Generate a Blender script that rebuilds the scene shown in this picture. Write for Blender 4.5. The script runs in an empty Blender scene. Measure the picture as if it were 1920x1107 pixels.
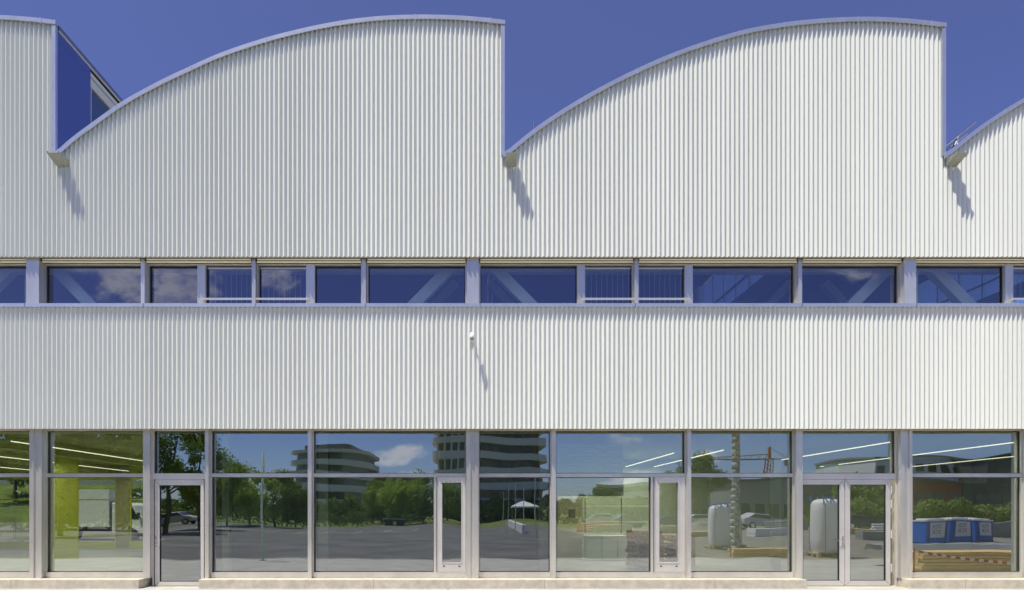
import bpy, math, random
from mathutils import Vector, Matrix
C = bpy.data.collections.new('scene_objects'); bpy.context.scene.collection.children.link(C)
sc = bpy.context.scene
R = math.radians
D = 15.0; H = 1.84; S = 80.0; CX = 889.0; CY = 957.0     # camera distance, eye height, px per metre on the facade plane

# ------------------------------------------------------------------ camera, sky, sun, exposure
cam_d = bpy.data.cameras.new('camera'); cam = bpy.data.objects.new('camera', cam_d); C.objects.link(cam)
cam.location = (0, -D, H); cam.rotation_euler = (R(90), 0, 0)
cam_d.sensor_width = 36; cam_d.lens = 22.5
cam_d.shift_x = (960 - CX) / 1920; cam_d.shift_y = (CY - 553.5) / 1920
cam_d.clip_start = 0.1; cam_d.clip_end = 3000
sc.camera = cam
SUN = Vector((-0.33, -0.30, 1.0)).normalized()
sl = bpy.data.lights.new('sun', 'SUN'); sl.energy = 4.3; sl.angle = R(0.53); sl.color = (1.0, 0.94, 0.80)
so = bpy.data.objects.new('sun', sl); C.objects.link(so); so.rotation_euler = SUN.to_track_quat('Z', 'Y').to_euler()
so.location = SUN * 60
w = bpy.data.worlds.new('World'); sc.world = w; w.use_nodes = True
nt = w.node_tree; N = nt.nodes; L = nt.links
for n in list(N): N.remove(n)
def wm(op, a, b=None, c=None, clamp=False):
    n = N.new('ShaderNodeMath'); n.operation = op; n.use_clamp = clamp
    for i, v in enumerate((a, b, c)):
        if v is None: continue
        if isinstance(v, (int, float)): n.inputs[i].default_value = v
        else: L.new(v, n.inputs[i])
    return n.outputs[0]
out = N.new('ShaderNodeOutputWorld'); bg = N.new('ShaderNodeBackground'); bg.inputs[1].default_value = 0.105
L.new(bg.outputs[0], out.inputs[0])
sky = N.new('ShaderNodeTexSky'); sky.sky_type = 'NISHITA'; sky.sun_disc = False
sky.sun_elevation = math.asin(SUN.z); sky.sun_rotation = math.atan2(SUN.x, SUN.y)
sky.altitude = 400; sky.air_density = 1.0; sky.dust_density = 0.6; sky.ozone_density = 3.0
tint = N.new('ShaderNodeMix'); tint.data_type = 'RGBA'; tint.blend_type = 'MULTIPLY'; tint.inputs[0].default_value = 1
L.new(sky.outputs[0], tint.inputs[6]); tr_ = N.new('ShaderNodeValToRGB'); el = tr_.color_ramp.elements; el[0].position = 0.0; el[0].color = (.62, .72, .98, 1); el[1].position = .30; el[1].color = (.60, .54, .86, 1)
e2_ = el.new(.62); e2_.color = (.77, .645, .92, 1)
tc = N.new('ShaderNodeTexCoord'); sp = N.new('ShaderNodeSeparateXYZ'); L.new(tc.outputs['Generated'], sp.inputs[0])
den = wm('MAXIMUM', wm('MULTIPLY', sp.outputs[1], -1), 0.05)
u = wm('DIVIDE', sp.outputs[0], den); v = wm('DIVIDE', sp.outputs[2], den)
L.new(sp.outputs[2], tr_.inputs[0]); L.new(tr_.outputs[0], tint.inputs[7])
south = wm('GREATER_THAN', wm('MULTIPLY', sp.outputs[1], -1), 0.1)
# fair-weather clouds of the southern sky: (azimuth slope, height slope, half width, half height, amount)
CL = [(-.115, .089, .050, .020, 1.2), (-.125, .078, .045, .012, 1.1), (-.08, .055, .07, .012, .8), (.245, .040, .05, .024, 1.1), (.21, .03, .03, .02, 1.0), (.275, .038, .03, .016, 1.0),
      (.24, .112, .045, .014, .55), (.365, .080, .03, .016, .75), (.40, .112, .03, .014, .5), (-.535, .365, .09, .060, .95), (-.46, .345, .075, .055, .95), (-.31, .37, .045, .05, .75), (.60, .37, .05, .03, .45),
      (-.60, .385, .06, .025, .6), (.9, .25, .3, .06, .7), (-1.2, .5, .4, .1, .8)]
acc = 0.0
for (u0, v0, ru, rv, am) in CL:
    dx = wm('DIVIDE', wm('SUBTRACT', u, u0), ru); dy = wm('DIVIDE', wm('SUBTRACT', v, v0), rv)
    q = wm('ADD', wm('MULTIPLY', dx, dx), wm('MULTIPLY', dy, dy))
    acc = wm('MAXIMUM', acc, wm('MULTIPLY', wm('SUBTRACT', 1.0, q), am))
cmb = N.new('ShaderNodeCombineXYZ'); L.new(u, cmb.inputs[0]); L.new(wm('MULTIPLY', v, 1.6), cmb.inputs[1])
nz = N.new('ShaderNodeTexNoise'); nz.inputs['Scale'].default_value = 26; nz.inputs['Detail'].default_value = 7; nz.inputs['Roughness'].default_value = .62
L.new(cmb.outputs[0], nz.inputs['Vector'])
dens = wm('ADD', acc, wm('MULTIPLY', wm('SUBTRACT', nz.outputs[0], .5), 2.6))
mr = N.new('ShaderNodeMapRange'); mr.interpolation_type = 'SMOOTHSTEP'; L.new(dens, mr.inputs[0]); mr.inputs[1].default_value = .25; mr.inputs[2].default_value = 1.15
cf = wm('MULTIPLY', wm('MULTIPLY', mr.outputs[0], wm('GREATER_THAN', acc, 0.001)), wm('MULTIPLY', south, .85))
cmix = N.new('ShaderNodeMix'); cmix.data_type = 'RGBA'; L.new(cf, cmix.inputs[0]); L.new(tint.outputs[2], cmix.inputs[6])
cmix.inputs[7].default_value = (8.2, 8.0, 8.4, 1)
L.new(cmix.outputs[2], bg.inputs[0])
sc.view_settings.view_transform = 'Standard'; sc.view_settings.look = 'None'; sc.view_settings.gamma = 1
sc.view_settings.exposure = 0.36
sc.cycles.max_bounces = 10; sc.cycles.transparent_max_bounces = 24; sc.cycles.glossy_bounces = 5; sc.cycles.diffuse_bounces = 4
sc.cycles.use_denoising = True
sc.cycles.sample_clamp_indirect = 6

# ------------------------------------------------------------------ coordinate helpers
def X(px, y=0.0): return (px - CX) / S * (D + y) / D
def Z(py, y=0.0): return H + (CY - py) / S * (D + y) / D
def M(px, T): return (px - CX) / S * T / D                      # a thing met in the glass at total distance T
def MZ(py, T): return H + (CY - py) / S * T / D
def MY(T): return 1.0 - (T - D)

# ------------------------------------------------------------------ materials
MAT = {}
def mat(name, col, rough=.6, metal=0.0, var=0.0, scale=3.0, col2=None, bump=0.0, bscale=30.0, spec=None, emit=0, stretch=(1, 1, 1), detail=4):
    m = bpy.data.materials.new(name); m.use_nodes = True; t = m.node_tree; b = t.nodes['Principled BSDF']
    b.inputs['Roughness'].default_value = rough; b.inputs['Metallic'].default_value = metal
    b.inputs['Base Color'].default_value = (*col, 1)
    if spec is not None: b.inputs['Specular IOR Level'].default_value = spec
    if var or col2 or bump:
        tcx = t.nodes.new('ShaderNodeTexCoord'); mp = t.nodes.new('ShaderNodeMapping'); mp.inputs['Scale'].default_value = stretch
        t.links.new(tcx.outputs['Object'], mp.inputs[0])
    if var or col2:
        n = t.nodes.new('ShaderNodeTexNoise'); n.inputs['Scale'].default_value = scale; n.inputs['Detail'].default_value = detail; n.inputs['Roughness'].default_value = .6
        t.links.new(mp.outputs[0], n.inputs['Vector'])
        r = t.nodes.new('ShaderNodeValToRGB'); r.color_ramp.elements[0].position = .32; r.color_ramp.elements[1].position = .68
        c2 = col2 if col2 else tuple(min(1, c * (1 + var)) for c in col)
        c1 = tuple(c * (1 - var) for c in col)
        r.color_ramp.elements[0].color = (*c1, 1); r.color_ramp.elements[1].color = (*c2, 1)
        t.links.new(n.outputs[0], r.inputs[0]); t.links.new(r.outputs[0], b.inputs['Base Color'])
    if bump:
        n2 = t.nodes.new('ShaderNodeTexNoise'); n2.inputs['Scale'].default_value = bscale; n2.inputs['Detail'].default_value = 3
        t.links.new(mp.outputs[0], n2.inputs['Vector'])
        bp = t.nodes.new('ShaderNodeBump'); bp.inputs['Strength'].default_value = bump; bp.inputs['Distance'].default_value = .02
        t.links.new(n2.outputs[0], bp.inputs['Height']); t.links.new(bp.outputs[0], b.inputs['Normal'])
    if emit:
        b.inputs['Emission Color'].default_value = (*col, 1); b.inputs['Emission Strength'].default_value = emit
    MAT[name] = m; return m
mat('cladding', (.825, .848, .785), .42, 0, var=.035, scale=1.1, stretch=(1, 1, .08))
mat('flashing', (.72, .735, .74), .26, .7, var=.06, scale=3, bump=.06, bscale=5)
mat('alu', (.71, .685, .635), .27, .62, var=.11, scale=1.6, stretch=(1, 1, .35), bump=.03, bscale=4)
mat('alu_door', (.72, .69, .64), .38, .45, var=.06, scale=2)
mat('blind_metal', (.92, .87, .68), .42, .35)
mat('gasket', (.015, .015, .017), .5)
mat('soffit', (.36, .31, .20), .6)
mat('plinth', (.58, .53, .42), .85, var=.17, scale=5, detail=8, bump=.35, bscale=55)
mat('paving', (.47, .46, .415), .9, var=.16, scale=1.3, bump=.2, bscale=30)
mat('asphalt', (.13, .128, .122), .85, var=.38, scale=.35, detail=7, bump=.3, bscale=40)
mat('road', (.26, .25, .235), .9, var=.15, scale=.8)
mat('grass', (.13, .17, .035), .95, var=.35, scale=.6, bump=.6, bscale=6)
mat('gravel', (.25, .225, .185), .95, var=.35, scale=.9, bump=.5, bscale=12)
mat('leaf', (.20, .29, .05), .6, var=.45, scale=.7)
mat('leaf_dark', (.105, .165, .045), .6, var=.45, scale=.7)
mat('leaf_lime', (.28, .40, .06), .6, var=.4, scale=.7)
mat('bark', (.10, .08, .06), .9, var=.3, scale=6)
mat('interior_floor', (.42, .42, .40), .35, var=.1, scale=.8)
mat('interior_wall', (.62, .66, .56), .8)
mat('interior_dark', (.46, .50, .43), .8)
mat('interior_pale', (.78, .84, .70), .7)
mat('pier_olive', (.36, .36, .20), .8); mat('deck', (.46, .47, .22), .6)
mat('green_paint', (.50, .54, .07), .6)
mat('steel_paint', (.80, .90, .86), .5)
mat('roof_metal', (.35, .36, .38), .35, .8, var=.1)
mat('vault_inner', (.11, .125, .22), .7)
mat('lamp', (1, .93, .74), .4, emit=1.4)
mat('white_paint', (.88, .88, .86), .4)
mat('black', (.02, .02, .022), .5)
mat('chrome', (.7, .7, .7), .2, 1)
mat('rust', (.55, .16, .07), .6)
mat('wood', (.78, .56, .24), .8, var=.2, scale=5, stretch=(.2, 1, 1))
mat('pallet_wood', (.66, .53, .33), .85, var=.25, scale=7)
mat('cabinet', (.76, .71, .55), .6)
mat('bag', (.82, .82, .80), .75, bump=.5, bscale=9)
mat('blue_strap', (.03, .14, .55), .6)
mat('blue_plastic', (.02, .15, .62), .4, var=.12, scale=3)
mat('red', (.60, .03, .02), .5)
mat('pipe_green', (.42, .56, .49), .5)
mat('band_light', (.78, .77, .70), .7)
mat('block_dark', (.09, .09, .10), .5)
mat('block_brown', (.20, .125, .06), .7)
mat('block_grey', (.32, .33, .33), .8, var=.1)
mat('block_white', (.85, .85, .85), .7)
mat('block_red', (.36, .07, .055), .7)
mat('win_dark', (.02, .03, .04), .08, spec=.8)
mat('mottled', (.80, .80, .78), .7, col2=(.13, .14, .11), var=.25, scale=7)
mat('car_white', (.60, .61, .62), .25); mat('car_grey', (.12, .13, .15), .25, .4); mat('car_blue', (.03, .06, .14), .25, .3)
for nm in ('leaf', 'leaf_dark', 'leaf_lime'):
    t = MAT[nm].node_tree; b = t.nodes['Principled BSDF']; o_ = [n for n in t.nodes if n.type == 'OUTPUT_MATERIAL'][0]
    tl = t.nodes.new('ShaderNodeBsdfTranslucent'); mx = t.nodes.new('ShaderNodeMixShader'); mx.inputs[0].default_value = .45
    cr0 = [n for n in t.nodes if n.type == 'VALTORGB'][0]; t.links.new(cr0.outputs[0], tl.inputs[0])
    t.links.new(b.outputs[0], mx.inputs[1]); t.links.new(tl.outputs[0], mx.inputs[2]); t.links.new(mx.outputs[0], o_.inputs[0])
t = MAT['cladding'].node_tree; b = t.nodes['Principled BSDF']; src = b.inputs['Base Color'].links[0].from_socket
def tn(kind, **kw):
    n = t.nodes.new(kind)
    for k_, v_ in kw.items(): setattr(n, k_, v_)
    return n
def tm(op, a, b_=None, clamp=False):
    n = tn('ShaderNodeMath', operation=op, use_clamp=clamp)
    for i_, v_ in enumerate((a, b_)):
        if v_ is None: continue
        if isinstance(v_, (int, float)): n.inputs[i_].default_value = v_
        else: t.links.new(v_, n.inputs[i_])
    return n.outputs[0]
tc_ = tn('ShaderNodeTexCoord'); sx_ = tn('ShaderNodeSeparateXYZ'); t.links.new(tc_.outputs['Object'], sx_.inputs[0])
wn = tn('ShaderNodeTexWhiteNoise', noise_dimensions='1D'); t.links.new(tm('FLOOR', tm('DIVIDE', sx_.outputs[0], .9783)), wn.inputs['W'])
mp_s = tn('ShaderNodeMapping'); mp_s.inputs['Scale'].default_value = (14, 1, .35); t.links.new(tc_.outputs['Object'], mp_s.inputs[0])
sn = tn('ShaderNodeTexNoise'); sn.inputs['Scale'].default_value = 1; sn.inputs['Detail'].default_value = 3; t.links.new(mp_s.outputs[0], sn.inputs['Vector'])
fac = tm('ADD', tm('MULTIPLY', wn.outputs[0], .05), tm('MULTIPLY', sn.outputs[0], .07))
st = 0.0
for px_ in (105 - 841, 105, 946, 1772):
    dx_ = tm('ABSOLUTE', tm('SUBTRACT', sx_.outputs[0], (px_ - CX) / S + .17)); a_ = tm('SUBTRACT', 1.0, tm('DIVIDE', dx_, .17), True)
    zz_ = tm('SUBTRACT', 1.0, tm('DIVIDE', tm('SUBTRACT', 9.95, sx_.outputs[2]), 1.1), True)
    st = tm('MAXIMUM', st, tm('MULTIPLY', a_, zz_))
fac = tm('ADD', fac, tm('MULTIPLY', tm('MULTIPLY', st, sn.outputs[0]), .55))
dm = tn('ShaderNodeMix', data_type='RGBA'); t.links.new(fac, dm.inputs[0]); t.links.new(src, dm.inputs[6]); dm.inputs[7].default_value = (.33, .34, .31, 1)
t.links.new(dm.outputs[2], b.inputs['Base Color'])
def glass(name, tr, base, wav, k=.75, gc=(.93, .97, 1)):
    m = bpy.data.materials.new(name); m.use_nodes = True; t = m.node_tree
    for n in list(t.nodes): t.nodes.remove(n)
    o = t.nodes.new('ShaderNodeOutputMaterial'); mx = t.nodes.new('ShaderNodeMixShader')
    g = t.nodes.new('ShaderNodeBsdfGlossy'); g.inputs['Roughness'].default_value = 0.0; g.inputs['Color'].default_value = (*gc, 1)
    tp = t.nodes.new('ShaderNodeBsdfTransparent'); tp.inputs[0].default_value = (*tr, 1)
    f = t.nodes.new('ShaderNodeFresnel'); f.inputs[0].default_value = 1.5
    ma = t.nodes.new('ShaderNodeMath'); ma.operation = 'MULTIPLY_ADD'; ma.use_clamp = True; ma.inputs[1].default_value = k; ma.inputs[2].default_value = base
    tcx = t.nodes.new('ShaderNodeTexCoord'); n = t.nodes.new('ShaderNodeTexNoise'); n.inputs['Scale'].default_value = .9; n.inputs['Detail'].default_value = 0
    bp = t.nodes.new('ShaderNodeBump'); bp.inputs['Strength'].default_value = 1; bp.inputs['Distance'].default_value = wav
    t.links.new(tcx.outputs['Object'], n.inputs['Vector']); t.links.new(n.outputs[0], bp.inputs['Height']); t.links.new(bp.outputs[0], g.inputs['Normal'])
    t.links.new(f.outputs[0], ma.inputs[0]); t.links.new(ma.outputs[0], mx.inputs[0])
    t.links.new(tp.outputs[0], mx.inputs[1]); t.links.new(g.outputs[0], mx.inputs[2]); t.links.new(mx.outputs[0], o.inputs[0])
    MAT[name] = m
glass('glass', (.74, .83, .70), .34, .0042, gc=(.88, .94, 1))
glass('glass_high', (.95, 1, 1), .20, .0035, gc=(.80, .84, 1))
glass('glass_plain', (.86, .9, .88), .08, .0)

# ------------------------------------------------------------------ mesh helpers
class MB:
    def __init__(s): s.v = []; s.f = []; s.smooth = False
    def add(s, vs, fs):
        k = len(s.v); s.v += [tuple(p) for p in vs]; s.f += [tuple(i + k for i in f) for f in fs]; return s
    def box(s, x0, x1, y0, y1, z0, z1):
        if x1 < x0: x0, x1 = x1, x0
        if y1 < y0: y0, y1 = y1, y0
        if z1 < z0: z0, z1 = z1, z0
        return s.add([(x0, y0, z0), (x1, y0, z0), (x1, y1, z0), (x0, y1, z0), (x0, y0, z1), (x1, y0, z1), (x1, y1, z1), (x0, y1, z1)],
                     [(0, 3, 2, 1), (4, 5, 6, 7), (0, 1, 5, 4), (1, 2, 6, 5), (2, 3, 7, 6), (3, 0, 4, 7)])
    def prism(s, poly, z0, z1):
        n = len(poly); vs = [(p[0], p[1], z0) for p in poly] + [(p[0], p[1], z1) for p in poly]
        return s.add(vs, [tuple(range(n - 1, -1, -1)), tuple(range(n, 2 * n))] + [(i, (i + 1) % n, n + (i + 1) % n, n + i) for i in range(n)])
    def xprism(s, poly, y0, y1):            # poly in (x, z), extruded along y
        n = len(poly); vs = [(p[0], y0, p[1]) for p in poly] + [(p[0], y1, p[1]) for p in poly]
        return s.add(vs, [tuple(range(n)), tuple(range(2 * n - 1, n - 1, -1))] + [(i, n + i, n + (i + 1) % n, (i + 1) % n) for i in range(n)])
    def beam(s, a, b, w_, h_):
        a = Vector(a); b = Vector(b); d = (b - a).normalized(); up = Vector((0, 0, 1)) if abs(d.z) < .98 else Vector((0, 1, 0))
        si = d.cross(up).normalized() * w_ / 2; up2 = si.cross(d).normalized() * h_ / 2
        c = [si + up2, -si + up2, -si - up2, si - up2]
        return s.add([a + q for q in c] + [b + q for q in c], [(0, 1, 2, 3), (7, 6, 5, 4)] + [(i, 4 + i, 4 + (i + 1) % 4, (i + 1) % 4) for i in range(4)])
    def tube(s, a, b, r, n=10, r2=None):
        a = Vector(a); b = Vector(b); r2 = r if r2 is None else r2; d = (b - a).normalized(); up = Vector((0, 0, 1)) if abs(d.z) < .95 else Vector((1, 0, 0))
        e1 = d.cross(up).normalized(); e2 = d.cross(e1)
        vs = []
        for p, rr in ((a, r), (b, r2)):
            for i in range(n):
                t = 2 * math.pi * i / n; vs.append(p + (e1 * math.cos(t) + e2 * math.sin(t)) * rr)
        return s.add(vs, [tuple(range(n)), tuple(range(2 * n - 1, n - 1, -1))] + [(i, n + i, n + (i + 1) % n, (i + 1) % n) for i in range(n)])
    def mesh(s, name, m, smooth=False):
        me = bpy.data.meshes.new(name); me.from_pydata(s.v, [], s.f); me.materials.append(MAT[m] if isinstance(m, str) else m)
        if smooth: me.shade_smooth()
        me.update(); return me
    def build(s, name, m, parent=None, smooth=False):
        o = bpy.data.objects.new(name, s.mesh(name, m, smooth)); C.objects.link(o)
        if parent is not None:
            o.parent = parent
        return o
def tag(o, label=None, cat=None, group=None, kind=None):
    if label: o['label'] = label
    if cat: o['category'] = cat
    if group: o['group'] = group
    if kind: o['kind'] = kind
    return o
def empty(name, loc, label, cat, group=None, rz=0):
    o = bpy.data.objects.new(name, None); C.objects.link(o); o.location = loc; o.rotation_euler = (0, 0, rz); o.empty_display_size = .3
    return tag(o, label, cat, group)
def struct(o): o['kind'] = 'structure'; return o
def dup(root, loc, rz=0, label=None, sc_=None):
    r = root.copy(); C.objects.link(r); r.location = loc; r.rotation_euler = (0, 0, rz)
    if sc_: r.scale = sc_
    if label: r['label'] = label
    for ch in list(root.children):
        c = ch.copy(); C.objects.link(c); c.parent = r
        for g in list(ch.children):
            d = g.copy(); C.objects.link(d); d.parent = c
    return r
def sheet(x0, x1, y0, y1, z): return MB().add([(x0, y0, z), (x1, y0, z), (x1, y1, z), (x0, y1, z)], [(0, 1, 2, 3)])

# ------------------------------------------------------------------ the ground
struct(sheet(-1500, 1500, -1500, 1500, -.02).build('ground', 'grass'))
struct(sheet(-80, 9.2, -62, -8.2, -.008).build('car_park', 'asphalt'))
struct(sheet(9.2, 60, -62, -8.2, -.008).build('gravel_yard', 'gravel'))
pv = MB()
for i in range(18):
    pv.add([(-60 + i * 6.6, -8.19, 0), (-60 + (i + 1) * 6.6 - .012, -8.19, 0), (-60 + (i + 1) * 6.6 - .012, 0.9, 0), (-60 + i * 6.6, .9, 0)], [(0, 1, 2, 3)])
struct(pv.build('pavement', 'paving'))
struct(MB().box(-60, 60, -8.32, -8.2, -.1, .012).build('kerb', 'plinth'))
struct(sheet(-90, 40, 17.4, 29, -.006).build('rear_road', 'road'))
struct(MB().add([(-90, 30.3, .9), (40, 30.3, .9), (40, 45, 4.2), (-90, 45, 4.2), (40, 60, 4.4), (-90, 60, 4.4)], [(0, 1, 2, 3), (3, 2, 4, 5)]).build('grass_bank', 'grass'))

# ------------------------------------------------------------------ THE BUILDING
B = empty('factory_hall', (0, 0, 0), 'long factory hall clad in white corrugated metal with sawtooth curved roof', 'building')
PITCH = .1087
prof1 = [(105, 288), (134, 262), (175, 231.4), (229, 193.4), (297, 155.5), (351, 129.8), (405, 105.4), (459, 85.9), (520, 67.4), (608, 47.1), (690, 34.9), (771, 30.3), (852, 31.4), (907, 35.5), (946, 40.3)]
prof2 = [(946, 288), (1003, 242), (1065.5, 200.2), (1146.8, 154.1), (1255, 104), (1370, 64.7), (1439.5, 49.3), (1526, 38.4), (1621, 34.1), (1702.4, 37.6), (1772, 45.2)]
sh = lambda p, dx, dy=0: [(a + dx, b + dy) for a, b in p]
BAYS = [sh(prof1, -1682, 2), sh(prof1, -841, 0), prof1, prof2, sh(prof2, 826, 1)]
def cr(tab, x):                                       # smooth interpolation
    n = len(tab)
    if x <= tab[0][0]: return tab[0][1]
    for i in range(n - 1):
        if x <= tab[i + 1][0]:
            x0, y0 = tab[i]; x1, y1 = tab[i + 1]
            m0 = (tab[i + 1][1] - tab[max(i - 1, 0)][1]) / (tab[i + 1][0] - tab[max(i - 1, 0)][0])
            m1 = (tab[min(i + 2, n - 1)][1] - y0) / (tab[min(i + 2, n - 1)][0] - x0)
            h = x1 - x0; t = (x - x0) / h
            return (2 * t**3 - 3 * t**2 + 1) * y0 + (t**3 - 2 * t**2 + t) * h * m0 + (-2 * t**3 + 3 * t**2) * y1 + (t**3 - t**2) * h * m1
    return tab[-1][1]
def top_z(x):
    px = CX + x * S
    for b in BAYS:
        if b[0][0] <= px <= b[-1][0]: return Z(cr(b, px))
    return 10
XL, XR = X(BAYS[0][0][0]) + .01, X(BAYS[-1][-1][0]) - .01
def corrugated(zb, zt, x0, x1):
    m = MB(); n = int((x1 - x0) / PITCH * 10); vs = []
    for i in range(n + 1):
        x = x0 + (x1 - x0) * i / n; ph = 2 * math.pi * x / PITCH
        yy = .052 * (1 - ((1 + math.cos(ph)) / 2) ** 1.35)
        vs.append((x, yy, zb)); vs.append((x, yy, zt(x) if callable(zt) else zt))
    return m.add(vs, [(2 * i, 2 * i + 2, 2 * i + 3, 2 * i + 1) for i in range(n)])
ZB1 = Z(481); ZT2 = Z(575.5); ZB2 = Z(804)
# upper cladding, one sheet field per bay
for k, b in enumerate(BAYS):
    xa, xb = X(b[0][0]), X(b[-1][0])
    o = corrugated(ZB1, lambda x: top_z(x) - .06, xa + .0005, xb - .0005).build('wall_cladding', 'cladding', B, True)
    # coping following the vault
    m = MB(); n = 90; P = []
    for i in range(n + 1):
        px = b[0][0] + (b[-1][0] - b[0][0]) * i / n; x = X(px); z = Z(cr(b, px)); P.append((x, z))
    vs = []
    for i, (x, z) in enumerate(P):
        a = P[max(i - 1, 0)]; c = P[min(i + 1, n)]; sl_ = (c[1] - a[1]) / (c[0] - a[0]); hh = .094 * math.sqrt(1 + sl_ * sl_)
        if i == 0: x = x - .03
        if i == n: x = x + .012
        vs += [(x, -.042, z), (x, -.042, z - hh), (x, -.02, z - hh - .004), (x, .10, z - .02)]
    fs = []
    for i in range(n):
        q = 4 * i
        fs += [(q, q + 1, q + 5, q + 4), (q + 1, q + 2, q + 6, q + 5), (q + 3, q, q + 4, q + 7)]
    fs += [(0, 3, 2, 1), (4 * n, 4 * n + 1, 4 * n + 2, 4 * n + 3)]
    m.add(vs, fs); ms = m
    for i in range(12, n, 15):
        x, z = P[i]; ms.box(x, x + .035, -.047, .1, z - .108, z + .006)
    ms.build('coping', 'flashing', B)
    # vault: outer skin and inner skin
    for nm, dz, mt, y0 in (('roof', -.03, 'roof_metal', .12), ('vault_soffit', -.38, 'vault_inner', .14)):
        m = MB(); vs = []
        for (x, z) in P: vs += [(x, y0, z + dz), (x, 16.2, z + dz)]
        m.add(vs, [(2 * i, 2 * i + 2, 2 * i + 3, 2 * i + 1) for i in range(n)]).build(nm, mt, B, True)
    # back gable
    m = MB(); vs = []
    for (x, z) in P: vs += [(x, 16.2, 4.0), (x, 16.2, z - .03)]
    m.add(vs, [(2 * i, 2 * i + 1, 2 * i + 3, 2 * i + 2) for i in range(n)]).build('rear_gable', 'vault_inner', B)
    # the upright face of the tooth (looks right): blue metal panel, then glazing
    zt = P[-1][1]; zv = Z(288) - .12
    zj = Z(BAYS[k + 1][0][1]) if k + 1 < len(BAYS) else Z(288)
    MB().box(xb - .085, xb + .004, -.03, .05, zj - .05, zt - .107).build('corner_trim', 'flashing', B)
    MB().box(xb - .05, xb - .004, .052, 1.36, zv, zt - .12).build('tooth_panel', 'tooth_metal' if 'tooth_metal' in MAT else mat('tooth_metal', (.30, .34, .55), .16, .95, bump=.015, bscale=2), B)
    fr = MB().box(xb - .09, xb - .02, 1.362, 16.1, zt - .60, zt - .24).box(xb - .09, xb - .015, 1.362, 16.1, zv, zv + .62)
    g = fr.build('roof_glazing', 'blind_metal', B)
    f2 = MB().box(xb - .085, xb - .03, 1.364, 16.1, zv + 1.15, zv + 1.24)
    for j in range(12): f2.box(xb - .084, xb - .024, 1.38 + j * 1.3, 1.44 + j * 1.3, zv + .621, zv + 1.149); f2.box(xb - .084, xb - .024, 1.38 + j * 1.3, 1.44 + j * 1.3, zv + 1.241, zt - .601)
    f2.build('glazing_bar', 'alu', g)
    MB().box(xb - .06, xb - .05, 1.37, 16.1, zv + .62, zt - .602).build('pane', 'glass_plain', g)
    MB().box(xb - .10, xb + .006, .105, 16.1, zt - .13, zt - .02).build('eaves_fascia', 'roof_metal', B)
    MB().box(xb - .02, xb + .012, .11, 16.1, zt - .165, zt - .132).build('eaves_trim', 'blind_metal', B)
    # rainwater spout at the foot of the valley
    if k + 1 < len(BAYS):
        s_ = MB(); x0, x1 = xb + .02, xb + .28; za = Z(299); zc = za - .17
        for xa_, xb_ in ((x0, x0 + .006), (x1 - .006, x1)):
            s_.add([(xa_, .03, za), (xa_, -.36, za), (xa_, -.36, za - .05), (xa_, .03, zc), (xb_, .03, za), (xb_, -.36, za), (xb_, -.36, za - .05), (xb_, .03, zc)],
                   [(0, 1, 2, 3), (7, 6, 5, 4), (0, 4, 5, 1), (1, 5, 6, 2), (2, 6, 7, 3)])
        s_.add([(x0 + .006, .03, zc), (x1 - .006, .03, zc), (x1 - .006, -.36, za - .05), (x0 + .006, -.36, za - .05), (x0 + .006, .03, zc + .008), (x1 - .006, .03, zc + .008), (x1 - .006, -.36, za - .042), (x0 + .006, -.36, za - .042)],
               [(0, 1, 2, 3), (4, 7, 6, 5), (3, 2, 6, 7)])
        sp_ = s_.build('rain_spout', 'spout_metal' if 'spout_metal' in MAT else mat('spout_metal', (.34, .35, .30), .5, .3, var=.15, scale=8), B)
# lower cladding
corrugated(ZB2, ZT2, XL, XR).build('spandrel_cladding', 'cladding', B, True)
# sill flashing of the window band
MB().box(XL, XR, -.045, .56, Z(570), Z(575.2)).box(XL, XR, -.045, -.039, Z(576.6), Z(575.2)).build('sill_flashing', 'flashing', B)
for px in (48, 270, 480, 686, 900, 1190, 1502, 1716): MB().box(X(px), X(px) + .012, -.0475, -.046, Z(576.5), Z(570.2)).build('sill_joint', 'gasket', B)
# structure behind the cladding: lintels and wall cores
MB().box(XL, XR, .063, .13, ZB1 + .012, ZB1 + .2).build('band_lintel', 'soffit', B)
MB().box(XL, XR, .13, .55, ZB1 + .02, ZB1 + .25).build('band_soffit', 'black', B)
MB().box(XL, XR, .08, .60, ZB2 + .05, Z(577)).build('spandrel_core', 'interior_dark', B)
MB().box(XL, XR, .063, .078, ZB2 + .015, ZB2 + .3).build('door_lintel', 'soffit', B)
MB().box(XL, XR, .078, .62, ZB2 + .03, ZB2 + .049).build('soffit', 'soffit', B)

# ---- upper window band
YC, YM, YF, YG = .14, .18, .30, .40
ZS, ZTU = Z(570) + .002, ZB1 + .018
def bar(m, x0, x1, y0, y1, z0, z1): m.box(x0, x1, y0, y1, z0, z1)
COLS_U = [(49, 73), (875, 898), (1696, 1718), (-790, -767), (2518, 2541)]
MULL_U = [(264, 271), (472, 479), (678, 686), (1190, 1197), (1497, 1504), (2005, 2012), (2310, 2317), (-150, -143), (-358, -351), (-565, -558), (-1000, -993), (-1200, -1193)]
for a, b in COLS_U: MB().box(X(a, YC), X(b, YC), YC, .50, ZS, ZTU).build('column', 'alu', B)
mm = MB()
for a, b in MULL_U: MB().box(X(a, YM), X(b, YM), YM, .46, ZS, ZTU).build('mullion', 'alu', B)
edges = sorted([(X(a, YC), X(b, YC)) for a, b in COLS_U] + [(X(a, YM), X(b, YM)) for a, b in MULL_U])
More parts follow.
